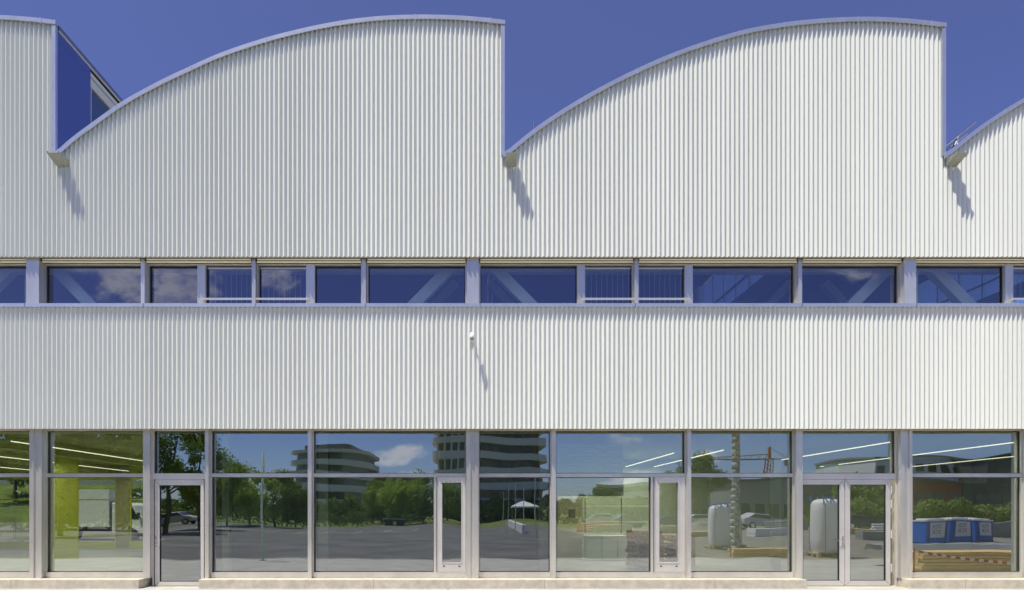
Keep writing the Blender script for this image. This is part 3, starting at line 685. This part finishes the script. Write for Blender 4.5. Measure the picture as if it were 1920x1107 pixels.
# pallets
def pallet_mb(m, z, l=1.2, d=.8):
    for i in range(3): m.box(-l / 2, l / 2, -d / 2 + i * (d - .1) / 2, -d / 2 + .1 + i * (d - .1) / 2, z, z + .022)
    for i in range(3):
        for j in range(3): m.box(-l / 2 + i * (l - .145) / 2, -l / 2 + .145 + i * (l - .145) / 2, -d / 2 + j * (d - .1) / 2, -d / 2 + .1 + j * (d - .1) / 2, z + .0225, z + .10)
    for i in range(5): m.box(-l / 2 + i * (l - .13) / 4, -l / 2 + .13 + i * (l - .13) / 4, -d / 2, d / 2, z + .1005, z + .144)
    return m
PAL = pallet_mb(MB(), 0).mesh('pallet', 'pallet_wood')
def pallet(loc, rz, label, grp):
    o = bpy.data.objects.new('pallet', PAL); C.objects.link(o); o.location = loc; o.rotation_euler = (0, 0, rz); return tag(o, label, 'pallet', grp)
# bulk sacks
def sack(px, T, w_, h, label, z=.15, rz=0):
    r = empty('bulk_sack', (M(px, T), MY(T), z), label, 'bulk bag', 'white bulk bags on pallets', rz)
    m = MB(); n = 28; rings = [(0, .90), (.05, .98), (.25, 1.0), (.5, 1.03), (.75, 1.0), (.90, .97), (.955, .86), (.985, .62), (1.0, .25)]
    vs = []
    for (t, s_) in rings:
        for i in range(n):
            a = 2 * math.pi * i / n; c, s2 = math.cos(a), math.sin(a); q = (abs(c) ** 4 + abs(s2) ** 4) ** -.25; q = .6 * q + .4
            k = w_ / 2 * s_ * q * (1 + .02 * math.sin(a * 5 + t * 9)); vs.append((c * k, s2 * k, t * h))
    fs = [tuple(range(n - 1, -1, -1)), tuple(range(len(vs) - n, len(vs)))]
    for j in range(len(rings) - 1):
        for i in range(n): fs.append((j * n + i, j * n + (i + 1) % n, (j + 1) * n + (i + 1) % n, (j + 1) * n + i))
    m.add(vs, fs).build('bag', 'bag', r, True)
    s = MB()
    for sx in (-.36, -.12, .2, .42):
        for sy in (-.44, .44): s.tube((sx * w_, sy * w_, h * .88), (sx * w_ * 1.08, sy * w_ * 1.02, h * 1.04), .022, 6).tube((sx * w_ * 1.08, sy * w_ * 1.02, h * 1.04), (sx * w_ * .8 + .1, sy * w_, h * .93), .022, 6)
    s.build('strap', 'blue_strap', r)
    s = MB()
    for sx in (-.36, .36): s.box(sx * w_ - .008, sx * w_ + .008, w_ * .515, w_ * .525, .05, h * .9).box(sx * w_ - .008, sx * w_ + .008, -w_ * .525, -w_ * .515, .05, h * .9)
    s.build('seam', 'car_grey', r)
    return r
for px, T, w_, h, lb, pl in ((1550, 25.6, 1.1, 2.15, 'large white bulk sack with blue straps mirrored in the left leaf of the double door', 'pallet under the large sack by the double door'),
                             (1352, 30, .95, 1.95, 'white bulk sack left of the mottled mast, nearer of two', 'pallet under the nearer sack by the mottled mast'),
                             (1369, 32, .95, 2.0, 'white bulk sack half hidden behind its neighbour at the mottled mast', 'pallet under the hidden sack by the mottled mast')):
    sack(px, T, w_, h, lb); pallet((M(px, T), MY(T), 0), 0, pl, 'pallets under the bulk bags')
# timber
def planks(name, loc, l, d, rows, cols, label, rz=0, th=.09, mt='wood'):
    rnd = random.Random(3); m = MB()
    for r in range(rows):
        for c in range(cols):
            o_ = rnd.uniform(-.06, .06); m.box(-l / 2 + o_, l / 2 + o_, -d / 2 + c * d / cols, -d / 2 + (c + 1) * d / cols - .006, r * (th + .012), r * (th + .012) + th)
    o = m.build(name, mt); o.location = loc; o.rotation_euler = (0, 0, rz); return tag(o, label, 'timber')
planks('timber_stack', (16.2, -3.4, .004), 6.2, 1.0, 6, 5, 'stack of yellow timber boards mirrored below the blue cabins', R(-4))
planks('timber_stack', (11.5, -9.2, .0), 2.6, .5, 3, 3, 'low pile of yellow timber on the pavement edge by the white sacks', R(2), .10)
planks('plank_bench', (M(740, 78), MY(78), .75), 2.9, 1.0, 1, 5, 'pale planks laid across two dark crates in the car park', R(8), .06, 'white_paint')
for k, dx in enumerate((-.7, .8)):
    o = MB().box(-.45, .45, -.4, .4, 0, .745).box(-.47, .47, -.36, .42, .3, .36).build('crate', 'black'); o.location = (M(740, 78) + dx, MY(78) + dx * .14, -.005); tag(o, 'dark crate under the %s end of the pale planks' % ('left', 'right')[k], 'crate', 'crates under the planks')
# lashed grey sheet on the timber
o = MB()
vs = []; rnd = random.Random(4)
for i in range(25):
    for j in range(7): vs.append((-3.2 + i * .265, -.62 + j * .2, (.0 if 0 < j < 6 else -.22) + rnd.uniform(0, .05)))
o.add(vs, [(i * 7 + j, (i + 1) * 7 + j, (i + 1) * 7 + j + 1, i * 7 + j + 1) for i in range(24) for j in range(6)])
o = o.build('tarpaulin', 'tarp' if 'tarp' in MAT else mat('tarp', (.33, .35, .37), .35)); o.location = (16.2, -4.9, .72); tag(o, 'crumpled grey plastic sheet behind the yellow timber stack', 'tarpaulin')
o2 = pallet((16.2, -4.9, 0), 0, 'pallet under the crumpled grey sheet', 'pallets under the grey sheet')
for q in range(1, 5): pallet((16.2 + .05 * q, -4.9, .144 * q), 0, 'pallet under the crumpled grey sheet, %s of its stack' % ('second', 'third', 'fourth', 'topmost')[q - 1], 'pallets under the grey sheet')
# barrier tape
tp = empty('barrier_tape', (0, 0, 0), 'red and white barrier tape sagging in front of the timber', 'barrier tape')
aa = Vector((M(1716, 18.5), MY(18.5), MZ(1033, 18.5))); ab = Vector((M(1925, 18.2), MY(18.2), MZ(1058, 18.2)))
rm, wm_ = MB(), MB()
for i in range(24):
    f = lambda t: aa.lerp(ab, t) - Vector((0, 0, .06 * math.sin(math.pi * t)))
    p, q = f(i / 24), f((i + 1) / 24); (rm if i % 2 else wm_).beam(p, q, .006, .07)
rm.build('red_band', 'red', tp); wm_.build('white_band', 'white_paint', tp)
ps = MB()
for q in (aa, ab): ps.tube((q.x, q.y, 0), (q.x, q.y, q.z + .1), .02, 8)
ps.build('stake', 'rust', tp)
LET = []
# blue cabins
def cabin(px, T, label):
    k = 1.3; r = empty('blue_cabin', (M(px, T), MY(T), 0), label, 'cabin', 'blue plastic cabins', 0)
    m = MB(); m.prism(rounded(-.62, .62, -.62, .62, .16), .06, 1.22).build('body', 'blue_plastic', r)
    MB().prism(rounded(-.66, .66, -.66, .66, .2), 1.222, 1.30).prism(rounded(-.5, .5, -.5, .5, .2), 1.301, 1.38).build('roof', 'white_paint', r)
    MB().box(-.6, .6, -.6, .6, 0, .058).build('skid', 'black', r)
    s = MB().box(-.40, .40, .621, .632, .36, 1.15).build('sign', 'white_paint', r)
    for zt, body in ((.84, 'TOI'), (.55, 'TOI')):
        cu = bpy.data.curves.new('lettering', 'FONT'); cu.body = body; cu.size = .30; cu.extrude = .002; cu.align_x = 'CENTER'; cu.materials.append(MAT['black'])
        t = bpy.data.objects.new('lettering', cu); C.objects.link(t); LET.append(t); t.parent = s; t.location = (-.03, .635, zt); t.rotation_euler = (R(90), 0, R(180))
    MB().box(-.5, -.47, .62, .635, .1, 1.2).box(.47, .5, .62, .635, .1, 1.2).build('door_edge', 'block_dark', r)
    return r
cabin(1743, 36, 'leftmost blue plastic cabin with white lid, near the door'); cabin(1787, 36.6, 'middle blue plastic cabin with white lid'); cabin(1832, 37.4, 'rightmost blue plastic cabin with white lid')
# parked cars
def car(px, T, mt, label, rz=0, xyz=None):
    r = empty('parked_car', xyz if xyz else (M(px, T), MY(T), 0), label, 'car', 'cars parked across the yard', rz)
    side = [(-2.1, .35), (2.1, .35), (2.15, .7), (1.9, .88), (1.15, .98), (.55, 1.42), (-1.0, 1.46), (-1.75, 1.02), (-2.12, .9), (-2.15, .6)]
    m = MB().xprism(side, -.82, .82); b = m.build('body', mt, r); bv = b.modifiers.new('bevel', 'BEVEL'); bv.width = .08; bv.segments = 2
    for s_ in (-1, 1):
        MB().xprism([(1.0, 1.0), (.5, 1.36), (-.95, 1.39), (-1.55, 1.04)], s_ * .80, s_ * .826).build('side_window', 'win_dark', r)
        for x in (-1.35, 1.35):
            w_ = MB().tube((x, s_ * .62, .32), (x, s_ * .85, .32), .32, 18).build('wheel', 'black', r); MB().tube((x, s_ * .85, .32), (x, s_ * .862, .32), .19, 14).build('rim', 'chrome', w_)
    MB().add([(.62, -.7, 1.385), (1.12, -.75, 1.01), (1.12, .75, 1.01), (.62, .7, 1.385)], [(0, 1, 2, 3)]).build('windscreen', 'win_dark', r)
    return r
car(1318, 66, 'car_white', 'white car parked across the yard, mirrored left of the white sacks', R(4))
car(1175, 72, 'car_grey', 'dark grey car parked across the yard, mirrored before the long balcony block', R(-12))
car(1262, 70, 'car_blue', 'dark blue car mirrored through the second narrow vent window', R(8))
car(1620, 60, 'car_grey', 'dark car mirrored low in the right leaf of the double door', R(20))
car(330, 70, 'car_white', 'white car mirrored in the glass of the single door', R(3))
# canopy tent and mesh fence mirrored right of the central column
tn = empty('canopy_tent', (M(985, 104), MY(104), 0), 'white canopy tent mirrored right of the central column', 'tent')
for sx in (-2, 2):
    for sy in (-1.5, 1.5): MB().tube((sx, sy, 0), (sx, sy, 2.3), .04, 8).build('leg', 'chrome', tn)
MB().add([(-2.2, -1.7, 2.25), (2.2, -1.7, 2.25), (2.2, 1.7, 2.25), (-2.2, 1.7, 2.25), (0, 0, 3.3), (-2.2, -1.7, 2.0), (2.2, -1.7, 2.0), (2.2, 1.7, 2.0), (-2.2, 1.7, 2.0)], [(0, 1, 4), (1, 2, 4), (2, 3, 4), (3, 0, 4), (0, 5, 6, 1), (1, 6, 7, 2), (2, 7, 8, 3), (3, 8, 5, 0)]).build('canopy', 'white_paint', tn)
def mesh_fence(loc, rz, label, grp, w_=3.5, h=2.0):
    r = empty('mesh_fence', loc, label, 'fence panel', grp, rz)
    MB().tube((0, 0, .1), (0, 0, h), .02, 8).tube((w_, 0, .1), (w_, 0, h), .02, 8).tube((0, 0, h), (w_, 0, h), .02, 8).tube((0, 0, .15), (w_, 0, .15), .02, 8).build('frame', 'chrome', r)
    m = MB()
    for i in range(1, 35): m.beam((w_ * i / 35, 0, .15), (w_ * i / 35, 0, h), .006, .006)
    for i in range(1, 8): m.beam((0, .004, h * i / 8), (w_, .004, h * i / 8), .006, .006)
    m.build('mesh', 'chrome', r)
    MB().box(-.35, .35, -.12, .12, 0, .12).build('foot', 'block_grey', r)
    return r
PP = MB().tube((0, 0, 0), (0, 0, 2.2), .035, 8).tube((0, 0, 2.2), (0, 0, 4.1), .025, 8).box(-.1, .1, -.1, .1, .0, .012).mesh('steel_prop', 'chrome')
for px, T, hh, nm in ((941, 52, .8, 'leftmost'), (953, 50, .93, 'second'), (969, 48, .95, 'third'), (985, 46, .84, 'fourth'), (1004, 44, 1.0, 'rightmost and tallest')):
    o = bpy.data.objects.new('steel_prop', PP); C.objects.link(o); o.location = (M(px, T), MY(T), 0); o.scale.z = hh; tag(o, 'thin upright steel prop mirrored before the canopy tent, %s of the row' % nm, 'prop', 'steel props across the car park')
for i in range(6):
    mesh_fence((-44 + i * 3.6, 21.3, 0), 0, 'wire fence panel behind the hall, %s from the left, in front of the truck road' % ('first', 'second', 'third', 'fourth', 'fifth', 'sixth')[i], 'fence panels behind the hall')
lw = MB()
for i in range(11): lw.box(3.85, 4.2, -58 + i * 2.2, -58 + i * 2.2 + 2.19, 0, .6)
tag(lw.build('barrier_wall', 'white_paint'), 'low white barrier wall mirrored under the canopy tent', 'barrier')
tag(MB().box(-90, 40, 30.0, 30.3, -.1, .95).build('retaining_wall', 'plinth'), 'low pale retaining wall at the foot of the grass bank behind the hall', 'wall')
tag(MB().box(-60, -22, 46, 52, 0, 9).box(-60.2, -21.8, 45.8, 52.2, 9.003, 9.4).build('rear_warehouse', 'block_grey'), 'plain grey warehouse above the grass bank behind the hall', 'warehouse')
# the truck behind the hall, seen through the left room
tk = empty('box_truck', (-22.4, 24.6, 0), 'white box truck parked behind the hall, seen through two panes', 'truck')
MB().box(-3.6, 1.0, -1.05, 1.05, .86, 3.1).build('cargo_box', 'white_paint', tk)
MB().box(-3.5, 2.7, -.5, .5, .55, .8).build('chassis', 'black', tk)
cbm = MB().xprism([(1.1, .45), (3.25, .45), (3.3, 1.15), (2.95, 1.3), (2.45, 2.15), (1.9, 2.3), (1.1, 2.3)], -.95, .95).build('cab', 'white_paint', tk)
bv = cbm.modifiers.new('bevel', 'BEVEL'); bv.width = .06; bv.segments = 2
for s_ in (-1, 1):
    MB().xprism([(1.55, 1.3), (2.75, 1.3), (2.35, 2.05), (1.55, 2.05)], s_ * .951, s_ * .965).build('side_window', 'win_dark', tk)
    for x in (-2.2, 2.35):
        w_ = MB().tube((x, s_ * .7, .38), (x, s_ * .98, .38), .38, 20).build('wheel', 'black', tk); MB().tube((x, s_ * .98, .38), (x, s_ * .995, .38), .2, 14).build('rim', 'chrome', tk).parent = w_
MB().box(2.75, 2.85, -1.2, -1.0, 1.35, 1.7).build('mirror', 'black', tk)
tk.location.x = -24.6 + 1.6

# ------------------------------------------------------------------ furniture in the right-hand room
cb = empty('tall_cabinet', (3.55, 9.2, .02), 'tall beige cabinet standing in the right-hand room', 'cabinet')
MB().box(-.5, .5, -.3, .3, 0, 2.25).build('carcass', 'cabinet', cb); MB().box(-.49, -.004, -.32, -.301, .05, 2.2).build('door', 'cabinet', cb); MB().box(.004, .49, -.32, -.301, .05, 2.2).build('door', 'cabinet', cb)
MB().box(-.02, .22, -.335, -.321, 1.55, 1.85).build('plate', 'block_grey', cb)
sf = empty('shelf_rack', (5.6, 9.6, .02), 'open rack with two pale shelves behind the glass', 'shelf rack')
for z in (.95, 1.35, 1.95): MB().box(-1.4, 1.4, -.25, .25, z, z + .05).build('shelf', 'interior_pale', sf)
for x in (-1.38, 0, 1.38): MB().box(x - .02, x + .02, -.26, -.252, 0, 2.3).build('upright', 'chrome', sf)
wb = empty('workbench', (4.9, 8.4, .02), 'grey green workbench with cupboards, below the pale shelves', 'workbench')
MB().box(-.9, .9, -.35, .35, .85, .9).build('worktop', 'interior_pale', wb)
for i in range(3): MB().box(-.85 + i * .57, -.3 + i * .57, -.32, .3, .06, .845).build('cupboard', 'steel_paint', wb)
tb = empty('trestle_table', (6.3, 6.6, .02), 'pale trestle table left of the pallet stack', 'table')
MB().box(-.6, .6, -.35, .35, .72, .76).build('table_top', 'interior_pale', tb)
for sx in (-.55, .55):
    for sy in (-.3, .3): MB().box(sx - .02, sx + .02, sy - .02, sy + .02, 0, .719).build('leg', 'chrome', tb)
pn = ['lowest', 'second', 'third', 'fourth', 'fifth', 'sixth', 'seventh', 'eighth', 'ninth', 'topmost']
for i in range(8):
    pallet((X(1205, 5.6) + .03 * (i % 3), 5.6, .02 + i * .146), R(90 + 2 * (i % 2)), 'wooden pallet in the left stack behind the glass, %s of eight' % (pn[i] if i < 7 else 'topmost'), 'stacked pallets in the right-hand room')
for i in range(7):
    pallet((X(1262, 6.4), 6.4 + .03 * (i % 2), .02 + i * .146), R(4), 'wooden pallet in the right stack behind the vent window, %s of seven' % (pn[i] if i < 6 else 'topmost'), 'stacked pallets in the right-hand room')
nt_ = MB().add([(X(1545, .53), .53, Z(887, .56)), (X(1571, .53), .53, Z(887, .56)), (X(1571, .53), .53, Z(871, .56)), (X(1545, .53), .53, Z(871, .56))], [(0, 1, 2, 3)]).box(X(1545, .56), X(1571, .56),   .533, .536, Z(887, .56), Z(871, .56))
tag(nt_.build('paper_notice', 'interior_pale'), 'blank pale notice stuck inside the pane over the double door', 'notice')

# lettering turned into plain meshes
bpy.context.view_layer.update(); dg = bpy.context.evaluated_depsgraph_get()
for t in LET:
    me = bpy.data.meshes.new_from_object(t.evaluated_get(dg)); o = bpy.data.objects.new('lettering', me); C.objects.link(o)
    o.parent = t.parent; o.location = t.location; o.rotation_euler = t.rotation_euler
for t in LET: bpy.data.objects.remove(t)

# ------------------------------------------------------------------ more of the yard
hedge(-64, -31, MY(60), 11, 3, 'leaf_dark', 'tall dark belt of trees added at the left end of the car park to darken the mirrored sky', 15, 26000, 1.9)  # added tree mass: keeps the left reflections dark so the room shows through
rm_ = MB()
for i in range(9): rm_.box(-26 + i * 2.6, -25.9 + i * 2.6, -44, -39, -.007, -.004)
rm_.box(-26, -5.1, -38.98, -38.86, -.007, -.004)
struct(rm_.build('road_marking', 'white_paint'))
yard = [('stack of weathered boards beside the dark mirrored car', 1600, 48, 2.6, 1.0, 4, 5, 'wood', 12), ('low heap of pale boards mirrored left of the white sacks', 1308, 44, 2.4, 1.2, 3, 5, 'wood', -20),
        ('stack of grey panels mirrored in the right leaf of the double door', 1640, 40, 2.2, 1.1, 5, 1, 'block_grey', 8), ('stack of white panels mirrored between the mottled mast and the interior column', 1440, 46, 2.8, 1.2, 5, 1, 'white_paint', -6),
        ('dark stack of formwork boards mirrored under the long balcony block', 1150, 56, 3.0, 1.2, 6, 3, 'pallet_wood', 15), ('grey panel stack mirrored behind the blue cabins at the right edge', 1885, 44, 2.6, 1.4, 9, 1, 'block_grey', 0),
        ('stack of boards mirrored in the second vent window', 1255, 50, 2.4, 1.1, 6, 4, 'pallet_wood', 10)]
for lb, px, T, l, d, rw, cl_, mt, rz in yard: planks('board_stack', (M(px, T), MY(T), 0), l, d, rw, cl_, lb, R(rz), .10, mt)
def pipes(px, T, rz, label, r_=.12, n=4, l=3.6, mt='block_grey'):
    m = MB(); 
    for row in range(n):
        for i in range(n - row): m.tube((-l / 2 + .05 * ((i * 7 + row) % 3), (i + row * .5) * r_ * 2.02, r_ + row * r_ * 1.75), (l / 2 + .05 * ((i * 5 + row) % 3), (i + row * .5) * r_ * 2.02, r_ + row * r_ * 1.75), r_, 12)
    o = m.build('pipe_stack', mt, None, True); o.location = (M(px, T), MY(T), 0); o.rotation_euler = (0, 0, R(rz)); return tag(o, label, 'pipes')
pipes(1470, 58, 10, 'stack of grey pipes mirrored before the pale workshop'); pipes(1662, 52, -15, 'stack of pale pipes mirrored near the hinge side of the double door', mt='band_light'); pipes(1120, 60, 5, 'stack of pipes mirrored left of the long balcony block', mt='rust')
rn = random.Random(7)
def heap(px, T, w_, h, mt, label):
    m = MB(); n = 26; rings = 7; vs = []
    for j in range(rings):
        t = j / (rings - 1)
        for i in range(n):
            a = 6.2832 * i / n; k = w_ / 2 * (1 - t) ** .8 * (1 + .12 * rn.uniform(-1, 1)) + .02; vs.append((math.cos(a) * k, math.sin(a) * k * .8, h * t * (1 - .08 * rn.random())))
    fs = [(j * n + i, j * n + (i + 1) % n, (j + 1) * n + (i + 1) % n, (j + 1) * n + i) for j in range(rings - 1) for i in range(n)] + [tuple(range(len(vs) - n, len(vs)))]
    o = m.add(vs, fs).build('spoil_heap', mt); o.location = (M(px, T), MY(T), -.03); return tag(o, label, 'heap')
heap(1335, 62, 7, 1.2, 'gravel', 'grey gravel heap mirrored behind the white sacks'); heap(1590, 70, 8, 1.5, 'gravel', 'gravel heap mirrored behind the dark car in the double door'); heap(1500, 74, 9, 1.1, 'grass', 'overgrown earth heap mirrored behind the pipe stack')
car(1425, 64, 'car_white', 'white car parked across the yard, mirrored right of the mottled mast', R(-5)); car(1690, 68, 'car_grey', 'grey car mirrored at the column right of the double door', R(2)); car(1130, 84, 'car_white', 'white car far across the yard, mirrored under the long balcony block', R(10))
